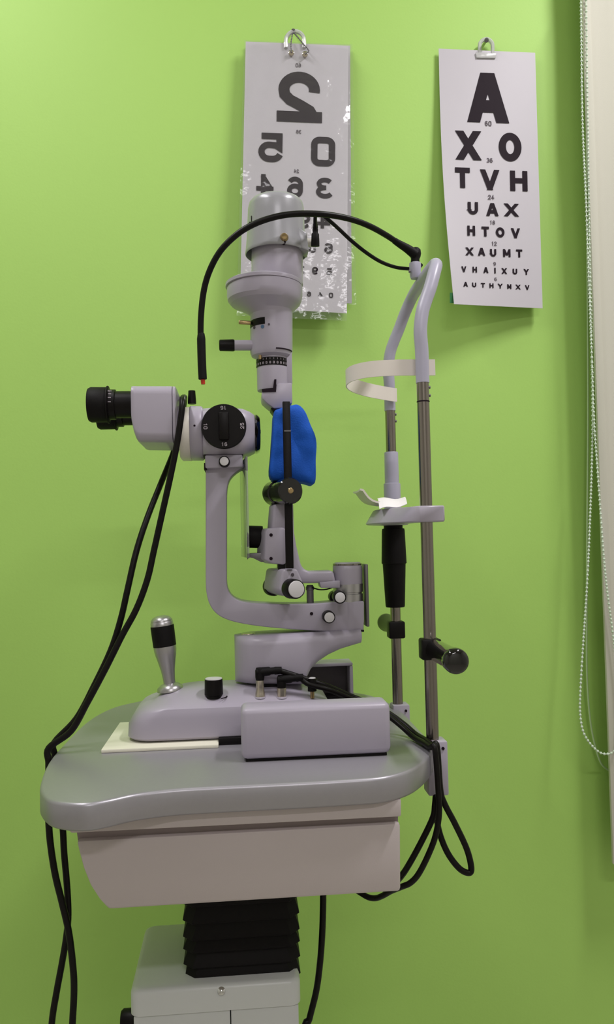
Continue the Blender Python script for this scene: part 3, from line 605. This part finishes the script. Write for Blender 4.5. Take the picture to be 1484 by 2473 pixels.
# tower head: prism box, ring scale, filter drum, lamp housing
ph_ = obj('prism_head', prof([(632, 946), (666, 940), (668, 926), (706, 924), (707, 974), (694, 976), (688, 986), (662, 986), (646, 974), (634, 963)], 1.027, 1.073, .002), 'grey', SL)
obj('mirror_mount', prof([(654, 985), (690, 984), (690, 1000), (664, 998)], 1.03, 1.066, .001), 'black', ph_)
obj('clip_gap', prof([(633, 940), (660, 937), (663, 916), (668, 916), (667, 946), (634, 947)], 1.0262, 1.03), 'ink', ph_)
rb = obj('ring_body', stack([(660, 38, 944), (660, 38.5, 940), (659, 38.5, 900), (658, 38.5, 868), (658, 36, 862), (657, 33, 855), (657, 0, 855)], AX), 'grey', SL)
obj('rear_spine', prof([(668, 850), (706, 848), (707, 930), (668, 930)], 1.04, 1.078, .002), 'grey', rb)
def cpatch(cx, rpx, a0, a1, y0_, y1_, out=.0004, n=16):
    c_ = P(cx, (y0_ + y1_) / 2, AX); z0 = P(cx, y1_, AX).z; z1 = P(cx, y0_, AX).z; rr = rpx * AX / F
    def f(u, v):
        a_ = math.radians(a0 + (a1 - a0) * u); return Vector((c_.x + (rr + out) * math.sin(a_), c_.y - (rr + out) * math.cos(a_), z0 + (z1 - z0) * v))
    return grid(n, 2, f, -.0008), f
bm, f = cpatch(658, 38.5, -88, 68, 870, 889); sc = obj('degree_scale', bm, 'black', SL)
for t in range(11):
    u = .08 + t * .084
    def g(p, u=u): return f(u + p.x, .3 + p.y) + Vector((0, -.0003, 0))
    obj('scale_digit', glyph_mesh('0', .036, .30, .011, g), 'print_white', sc, 0)
    obj('scale_tick', grid(1, 1, lambda a_, b_, u=u: f(u - .004 + .008 * a_, .68 + .22 * b_) + Vector((0, -.0003, 0))), 'print_white', sc, 0)
fd = obj('filter_drum', stack([(657, 34, 868), (656, 48, 861), (656, 51.5, 852), (656, 51.5, 800), (656, 51.5, 762), (652, 56, 754), (646, 74, 742), (642, 84, 736), (640, 90, 727), (640, 92, 716), (640, 92, 697), (640, 90, 694), (640, 60, 693)], AX), 'grey', SL, 24)
obj('drum_lip', stack([(638, 90, 695), (638, 93.5, 694), (638, 93.5, 687), (640, 90, 684), (660, 64, 683)], AX), 'grey', fd)
bm, f = cpatch(656, 51.5, -84, -20, 779, 795); obj('filter_slot', bm, 'black', fd)
obj('filter_lever', cyl(P(606, 780, 1.04), P(577, 778, 1.04), .0027, seg=14, bev=.0008), 'brass', fd)
def dotp(cx, cy, r, m, ring=False):
    a_ = math.asin((cx - 656) / 51.5); c_ = P(656, cy, AX); rr = 51.5 * AX / F; o = c_ + Vector((math.sin(a_), -math.cos(a_), 0)) * (rr + .0001); n_ = Vector((math.sin(a_), -math.cos(a_), 0))
    obj('filter_mark', lathe(o, o + n_, [(r, 0), (r, .0004), (0, .0004)], 16), m, fd)
dotp(614, 799, .0022, 'greyink'); dotp(633, 801, .0024, 'blueink'); dotp(648, 797, .0014, 'greyink')
bm, f = cpatch(656, 51.5, 10, 72, 851, 854, .0002); obj('drum_seam', bm, 'ink', fd)
a_ = P(614, 834, 1.045); b_ = P(500, 834, 1.045); k = AX / F
ha = obj('filter_handle', lathe(a_, b_, [(12.5 * k, 0), (12.5 * k, 50 * k)], 24), 'grey', fd)
obj('handle_cap', lathe(a_, b_, [(0, 47 * k), (13 * k, 47 * k), (14.5 * k, 50 * k), (13.5 * k, 82 * k), (11 * k, 84 * k), (0, 84 * k)], 24), 'black', ha)
obj('adjust_pin', cyl(P(629, 850, 1.035), P(629, 868, 1.035), .0022, seg=12), 'brass', fd)
nk = obj('lamp_neck', stack([(670, 63, 690), (670, 63, 640), (670, 62.5, 560), (670, 0, 560)], AX), 'grey', SL)
lc = obj('lamp_housing', stack([(670, 63.2, 582), (669, 70, 582), (668, 73, 614), (668, 74.5, 616.5), (668, 76, 615), (668, 75.5, 608), (668, 73.5, 590), (667, 70.5, 560), (667, 69.5, 530), (667, 68.5, 505), (667, 66, 494), (667, 60, 487), (667, 50, 484), (667, 0, 483)], AX), 'lampcap', SL, 50)
obj('housing_flare', prof([(716, 545), (741, 560), (747, 606), (741, 604), (722, 596)], 1.022, 1.05, .002), 'lampcap', lc)
a_ = P(687, 573, 1.0095); obj('lamp_screw', lathe(a_ + Vector((0, .004, 0)), a_ - Vector((0, .1, 0)), [(0, 0), (.0058, 0), (.0055, .005), (.0038, .0085), (0, .0092)], 18), 'brass', lc)
a_ = P(686, 586, 1.011); obj('screw_slot', cyl(a_ + Vector((0, .002, 0)), a_ - Vector((0, .002, 0)), .0026, seg=12), 'ink', lc)
obj('cable_socket', lathe(P(737, 585, 1.045), P(770, 588, 1.045), [(0, 0), (.0052, 0), (.0052, .010), (0, .010)], 16), 'cream', lc)
c_ = P(667, 540, AX)
def fd_(p):
    rr = (69.8) * AX / F + .0006; a2 = -math.radians(66) + p.x / rr; return Vector((c_.x + rr * math.sin(a2), c_.y - rr * math.cos(a2), P(604, 538, 1.03).z + p.y))
obj('housing_letter', glyph_mesh('d', .012, .019, .0019, fd_), 'ink', lc, 0)

# blue cloth cover over the slit lamp mirror
oc = [(663, 992), (676, 984), (704, 976), (722, 974), (738, 990), (752, 1022), (766, 1060), (765, 1110), (763, 1165), (735, 1163), (700, 1160), (655, 1152), (656, 1090), (660, 1030)]
pts = smooth_path([P(x, y, 1.008) for x, y in oc], 5, True); cc = sum(pts, Vector()) / len(pts); rings = []
for s, d in ((.0, .0022), (.3, .0018), (.6, .001), (.8, .0004), (.93, .002), (.985, .006), (1, .012), (1.0, .045), (.96, .056), (.8, .06), (0, .06)):
    rg = []
    for q_ in pts:
        w = cc + (q_ - cc) * max(s, .001); wr = math.sin(w.z * 95 + w.x * 150) + .7 * math.sin(w.x * 210 - w.z * 60 + 1) + .5 * math.sin(w.z * 260 + 2)
        rg.append(w + Vector((0, d + .0011 * wr, 0)))
    rings.append(rg)
tag(obj('mirror_cloth', loft(rings), 'blue', smooth=60), 'bright blue cloth pouch covering the mirror of the slit lamp tower', 'cloth cover')

# ================================================================= CHIN REST FRAME
NY, FY = .94, 1.148
CRX = .228
zb, zt_ = P(1045, 1785, NY).z, P(1020, 912, NY).z
cf_ = thing('chin_rest', 'chrome and grey chin rest frame with white forehead band beside the slit lamp', 'chin rest', (CRX, (NY + FY) / 2, TZ - .05))
for Yp in (NY, FY):
    obj('post', cyl((CRX, Yp, zb - .03), (CRX, Yp, zt_), .0075, seg=28), 'steel', cf_)
    pb = obj('post_bracket', box(CRX - .0095, CRX + .015, Yp - .013, Yp + .013, TZ - .058, zb, .002), 'grey', cf_)
    obj('bracket_screw', cyl((CRX + .009, Yp - .0125, zb - .008), (CRX + .009, Yp - .0145, zb - .008), .0018, seg=12), 'ink', pb)
    for zz in (.012, .022):
        obj('post_rivet', cyl((CRX + .006, Yp, zt_ - zz), (CRX + .0092, Yp, zt_ - zz), .002, seg=12), 'dull', cf_)
zl = P(1022, 972, NY).z; obj('joint_ring', lathe((CRX, NY, zl), (CRX, NY, zl + .1), [(.0074, 0), (.0079, .0004), (.0079, .0014), (.0074, .0018)], 28), 'ink', cf_)
# bent grey bow joining both posts
half = [(1020, 925, NY), (1018, 850, NY), (1016, 800, NY), (1020, 757, NY + .002), (1028, 728, NY + .005), (1039, 697, NY + .009), (1049, 660, NY + .018), (1053, 639, NY + .034)]
hp = [P(*q_) for q_ in half]; ym = (NY + FY) / 2
hp[0].x = hp[1].x = CRX
topz = hp[-1].z + .004
pth = hp + [Vector((hp[-1].x + .001, ym - .035, topz)), Vector((hp[-1].x + .001, ym + .035, topz))] + [Vector((q_.x, 2 * ym - q_.y, q_.z)) for q_ in reversed(hp)]
obj('bow_tube', tube(pth, .0083, 20, 8), 'grey_tube', cf_)
# forehead band
zbt, zbb = P(1036, 869, NY).z, P(1036, 908, NY).z; apx = P(835, 905, ym).x
zbt += .003; zbb += .003
bp = smooth_path([Vector((.2470, NY + .0105, zbb))] + [PZ(x, y - 5, zbb) for x, y in ((1005, 911), (960, 912), (915, 914), (880, 918), (852, 925), (838, 933), (836, 940), (842, 947), (858, 955), (885, 963), (920, 970), (958, 976))], 5)
for q_ in bp: q_.y = min(max(q_.y, NY + .0105), FY - .0105)
obj('forehead_band', grid(len(bp) - 1, 2, lambda u, v: bp[int(round(u * (len(bp) - 1)))] + Vector((0, 0, (zbt - zbb) * v)), .0016), 'white', cf_)
# chin platform
cz1, cz0 = P(1060, 1221, .93).z, P(1060, 1260, .93).z
plan = [(.247, .925), (.2475, .958), (.236, .975), (.226, .99), (.224, 1.044)]; plan += [(x, 2 * ym - y) for x, y in reversed(plan[:-1])]
inner = [(.216, .925), (.197, .955), (.181, .990), (.174, 1.02), (.172, 1.044)]; inner += [(x, 2 * ym - y) for x, y in reversed(inner[:-1])]
cpm = prism([Vector((x, y, cz0)) for x, y in plan + inner[::-1]], (0, 0, cz1 - cz0), .0015, 1, 20)
for v_ in cpm.verts:
    if v_.co.z > cz0 + .01 and v_.co.x < .205: v_.co.x += .010
obj('chin_platform', cpm, 'grey', cf_)
obj('chin_cup', grid(14, 16, lambda u, v: smooth_path([P(x, y, ym) for x, y in ((862, 1186), (870, 1188), (876, 1196), (883, 1205), (892, 1212), (904, 1216), (918, 1218))], 3)[min(18, int(round(u * 18)))] + Vector((.012 * (2 * v - 1) ** 2 * 0, (v - .5) * .062, .0015 * (2 * v - 1) ** 2)), .0025), 'cream', cf_)
pap = [P(912, 1204, 1.06), P(977, 1203, 1.06), P(984, 1218, .988), P(917, 1229, .988)]
tag(obj('chin_paper', grid(8, 8, lambda u, v: (pap[0] * (1 - u) + pap[1] * u) * (1 - v) + (pap[3] * (1 - u) + pap[2] * u) * v + Vector((0, 0, .004 * math.sin(v * 3.14) + .0015 * math.sin(u * 7))), .0006), 'paper'), 'small white tissue paper lying on the chin rest platform', 'paper')
# far side sleeve and height grip
k = FY / F
def vst(name, rings_, m, parent=cf_):
    bmm = bmesh.new(); rs = []
    for r, py in rings_:
        z = P(950, py, FY).z; rs.append([bmm.verts.new(Vector((CRX + r * k * math.cos(2 * math.pi * i / 32), FY + r * k * math.sin(2 * math.pi * i / 32), z))) for i in range(32)])
    skin(bmm, rs); return obj(name, bmm, m, parent)
vst('post_sleeve', [(12, 1230), (20.5, 1230), (20.5, 1170), (20, 1168), (17.5, 1167), (17, 1094), (16, 1092), (8, 1092)], 'grey_tube')
vst('height_grip', [(14, 1466), (22.5, 1466), (23.5, 1463), (28, 1362), (30.5, 1360), (28, 1282), (27, 1277), (23, 1276), (23, 1267), (12, 1267)], 'rubber')
# hand grips
def hand(Yp, yy, sign):
    c_ = Vector((CRX, Yp, P(1030 if sign < 0 else 958, yy, Yp).z))
    cl_ = obj('grip_clamp', box(c_.x - .012, c_.x + .012, Yp - .011, Yp + .011, c_.z - .0125, c_.z + .0125, .0025), 'black', cf_)
    a_ = c_ + Vector((.004, sign * .010, 0)); b_ = a_ + Vector((0, sign * .095, 0))
    g = obj('hand_grip', lathe(a_, b_, [(0, 0), (.0115, 0), (.0125, .003), (.0128, .080), (.0142, .082), (.0142, .090), (.0132, .0935), (.009, .0955), (0, .096)], 32), 'gloss_black', cf_, 50)
hand(NY, 1567, -1); hand(FY, 1520, 1)

# ================================================================= FIXATION LAMP
gj = P(1004, 612, 1.045)
fx = thing('fixation_lamp', 'black gooseneck fixation lamp with red tip clamped on the chin rest bow', 'lamp', P(1004, 672, 1.05))
obj('clamp_socket', lathe(P(1004, 673, 1.05), P(1003, 634, 1.05), [(0, 0), (.0062, 0), (.0074, .003), (.0082, .019), (.0078, .0215), (0, .0217)], 24), 'grey_tube', fx)
obj('clamp_screw', cyl(P(992, 655, 1.045), P(988, 655, 1.045), .0022, seg=12), 'dull', fx)
obj('ball_joint', lathe(P(1003, 636, 1.05), P(1005, 600, 1.05), [(.0062, 0), (.0058, .006), (.0072, .010), (.0076, .014), (.0066, .019), (.004, .0215), (0, .022)], 24), 'rubber', fx, 60)
gp = px((1004, 615, 1.048), (985, 601, 1.045), (962, 587, 1.04), (935, 569, 1.03), (895, 547, 1.012), (850, 530, .998), (795, 519, .985), (740, 516, .978), (690, 519, .974), (640, 531, .974), (595, 551, .976), (560, 577, .98), (530, 610, .985), (507, 653, .99), (493, 700, .995), (486, 760, .998), (485, 820, 1.0), (488, 900, 1.0), (489, 914, 1.0))
dn = smooth_path(gp, 8); nd = len(dn)
obj('gooseneck', tube(dn[10:131], .0039, 14, 0), 'cable', fx)
obj('neck_boot', tube(dn[0:20], lambda t: .0072 - .003 * t, 14, 0), 'rubber', fx)
obj('lamp_tube', tube(px((486, 805, 1.0), (486.5, 830, 1.0), (488, 880, 1.0), (489.5, 908, 1.0), (490, 917, 1.0)), lambda t: .0042 + .0012 * min(1, t * 6) - (.002 * max(0, (t - .93) / .07)), 16, 6), 'rubber', fx)
obj('red_tip', cyl(P(490, 914, 1.0), P(491, 928, 1.0), .0030, .0026, seg=14), 'red', fx)
lcab = tag(obj('lamp_cable', tube(px((1018, 640, 1.052), (1012, 646, 1.062), (1000, 649, 1.066), (985, 649, 1.062), (955, 645, 1.05), (920, 632, 1.04), (885, 610, 1.03), (850, 582, 1.02), (820, 554, 1.01), (800, 536, 1.0), (786, 524, .995), (775, 516, .995), (766, 516, .998), (762, 525, 1.005), (762, 548, 1.02)), .0025, 10, 6), 'cable'), 'thin black cable from the fixation lamp clamp to the lamp housing', 'cable')
pg = thing('cable_plug', 'small black plug hanging beside the slit lamp housing on the thin cable', 'plug', P(762, 594, 1.03))
obj('plug_body', lathe(P(762, 595, 1.028), P(762, 540, 1.022), [(0, 0), (.0056, 0), (.0056, .005), (.0050, .0155), (.0036, .0175), (.0036, .020), (.0038, .021), (.0034, .0225), (.0036, .024), (.0033, .0285), (0, .0285)], 20), 'rubber', pg)
obj('strain_relief', lathe(P(793, 534, .999), P(785, 522, .995), [(.0035, 0), (.0040, .003), (.0036, .008)], 12), 'rubber', pg) if False else None

# ================================================================= CABLES
s2 = [(118, 2600, 1.0), (125, 2473, 1.0), (136, 2400, 1.0), (149, 2330, 1.0), (160, 2265, 1.0), (165, 2210, 1.0), (162, 2140, 1.0), (155, 2060, 1.0), (150, 1985, 1.0), (138, 1900, 1.0), (133, 1852, 1.0), (137, 1822, 1.0), (152, 1792, 1.0), (185, 1735, 1.0), (228, 1655, 1.0), (268, 1570, 1.0), (292, 1495, 1.0), (308, 1425, 1.0), (330, 1330, 1.01), (358, 1245, 1.03), (392, 1160, 1.06), (420, 1090, 1.10), (436, 1030, 1.115), (443, 985, 1.11), (446, 962, 1.09), (444, 960, 1.05)]
s1 = [(442, 962, 1.01), (441, 975, .995), (437, 1010, .992), (428, 1070, .992), (412, 1150, .993), (392, 1240, .995), (372, 1330, .997), (356, 1400, .995), (330, 1470, .992), (295, 1535, .99), (255, 1615, .985), (212, 1695, .98), (172, 1765, .975), (148, 1805, .972), (128, 1840, .970), (118, 1880, .970), (117, 1960, .975), (121, 2030, .98), (133, 2110, .982), (150, 2180, .984), (166, 2250, .985), (176, 2330, .985), (179, 2390, .985), (175, 2473, .985), (168, 2600, .985)]
pa = [P(*q_) for q_ in s2]; pb_ = [P(*q_) for q_ in s1]
def clear_edge(pts_):
    for q_ in pts_:
        if TZ - .05 < q_.z < TZ + .012 and q_.x > xl - .009: q_.x = xl - .009
    return pts_
pa = clear_edge(pa); pb_ = clear_edge(pb_)
full = [Vector((pa[0].x - .03, 1.0, .006)), Vector((pa[0].x - .01, 1.0, .12))] + pa + pb_ + [Vector((pb_[-1].x + .01, .985, .12)), Vector((pb_[-1].x + .03, .985, .006))]
tag(obj('power_cable', tube(full, .0040, 12, 6), 'cable'), 'long black cable slung over the microscope neck and down the table side', 'cable')
def elbow(x, y, Y, dx, label):
    q_ = P(x, y, Y)
    t = thing('elbow_plug', label, 'plug', q_)
    obj('plug_sleeve', lathe(q_, q_ + Vector((0, 0, .1)), [(0, 0), (.0055, 0), (.0060, .004), (.0060, .015), (.004, .016), (0, .016)], 18), 'rubber', t)
    h = q_ + Vector((-.002, 0, .0105))
    obj('plug_boot', lathe(h, h + dx, [(0, 0), (.0058, 0), (.0058, .016), (.0042, .018), (.0042, .022), (.0048, .023), (.0040, .034), (0, .034)], 18), 'rubber', t)
    return h + dx.normalized() * .03
e1 = top_at(629, 1683) + Vector((0, 0, .021)); e2 = top_at(681, 1683) + Vector((0, 0, .0115))
def elbow_at(q_, dx, label):
    t = thing('elbow_plug', label, 'plug', q_); 
    obj('plug_sleeve', lathe(q_, q_ + Vector((0, 0, .1)), [(0, 0), (.0052, 0), (.0058, .004), (.0058, .012), (.0045, .0155), (0, .0158)], 18), 'rubber', t)
    h = q_ + Vector((-.004, 0, .0102))
    obj('plug_boot', lathe(h, h + dx, [(0, 0), (.0056, 0), (.0056, .016), (.0044, .018), (.0044, .022), (.0050, .0235), (.0044, .032), (0, .032)], 18), 'rubber', t)
    return h + dx.normalized() * .028
x1 = elbow_at(e1, Vector((1, -.05, .05)), 'black elbow plug on the taller silver socket of the base')
x2 = elbow_at(e2, Vector((1, -.12, .08)), 'black elbow plug on the shorter silver socket of the base')
c1 = [x1] + px((740, 1640, 1.0), (790, 1657, 1.0), (840, 1678, 1.01), (890, 1698, 1.01), (935, 1720, 1.0), (975, 1748, .985), (1005, 1775, .965), (1030, 1806, .935), (1047, 1838, .912), (1058, 1868, .904), (1064, 1905, .902), (1074, 1940, .90), (1100, 1990, .90), (1128, 2050, .90), (1139, 2095, .90), (1133, 2108, .90), (1110, 2097, .90), (1082, 2060, .905), (1062, 2010, .91), (1054, 1960, .913), (1053, 1925, .911), (1051, 1945, .905), (1046, 1975, .905), (1020, 2030, .905), (990, 2085, .91), (968, 2118, .92), (930, 2160, .94))
c2 = [x2] + px((745, 1652, .995), (790, 1664, .99), (840, 1684, .995), (890, 1704, 1.0), (935, 1727, .992), (970, 1754, .976), (998, 1780, .955), (1024, 1811, .925), (1041, 1842, .904), (1053, 1872, .894), (1060, 1920, .892), (1061, 1970, .892), (1052, 2020, .893), (1035, 2065, .895), (1012, 2110, .90), (992, 2132, .905), (972, 2141, .91), (945, 2152, .93), (925, 2163, .94), (908, 2169, .95), (888, 2166, .96), (860, 2150, .98), (830, 2140, 1.0))
def lift(pts_):
    for q_ in pts_:
        if q_.x < xr + .004 and q_.z < TZ + .006 and q_.z > TZ - .03: q_.z = TZ + .006
    return pts_
tag(obj('lamp_lead', tube(lift(c1), .0036, 12, 6), 'cable'), 'black lead from the taller socket that hangs in a loop off the table', 'cable')
tag(obj('lamp_lead', tube(lift(c2), .0034, 12, 6), 'cable'), 'black lead from the shorter socket that runs under the table housing', 'cable')
c3 = px((781, 2120, 1.03), (781, 2180, 1.03), (779, 2250, 1.03), (774, 2320, 1.03), (765, 2390, 1.03), (748, 2460, 1.03), (735, 2520, 1.03)) + [Vector((.07, 1.05, .15)), Vector((.05, 1.08, .045)), Vector((.1, 1.15, .036))]
tag(obj('mains_cable', tube(c3, .0042, 12, 6), 'cable'), 'black mains cable dropping from under the table beside the bellows', 'cable')
finish()
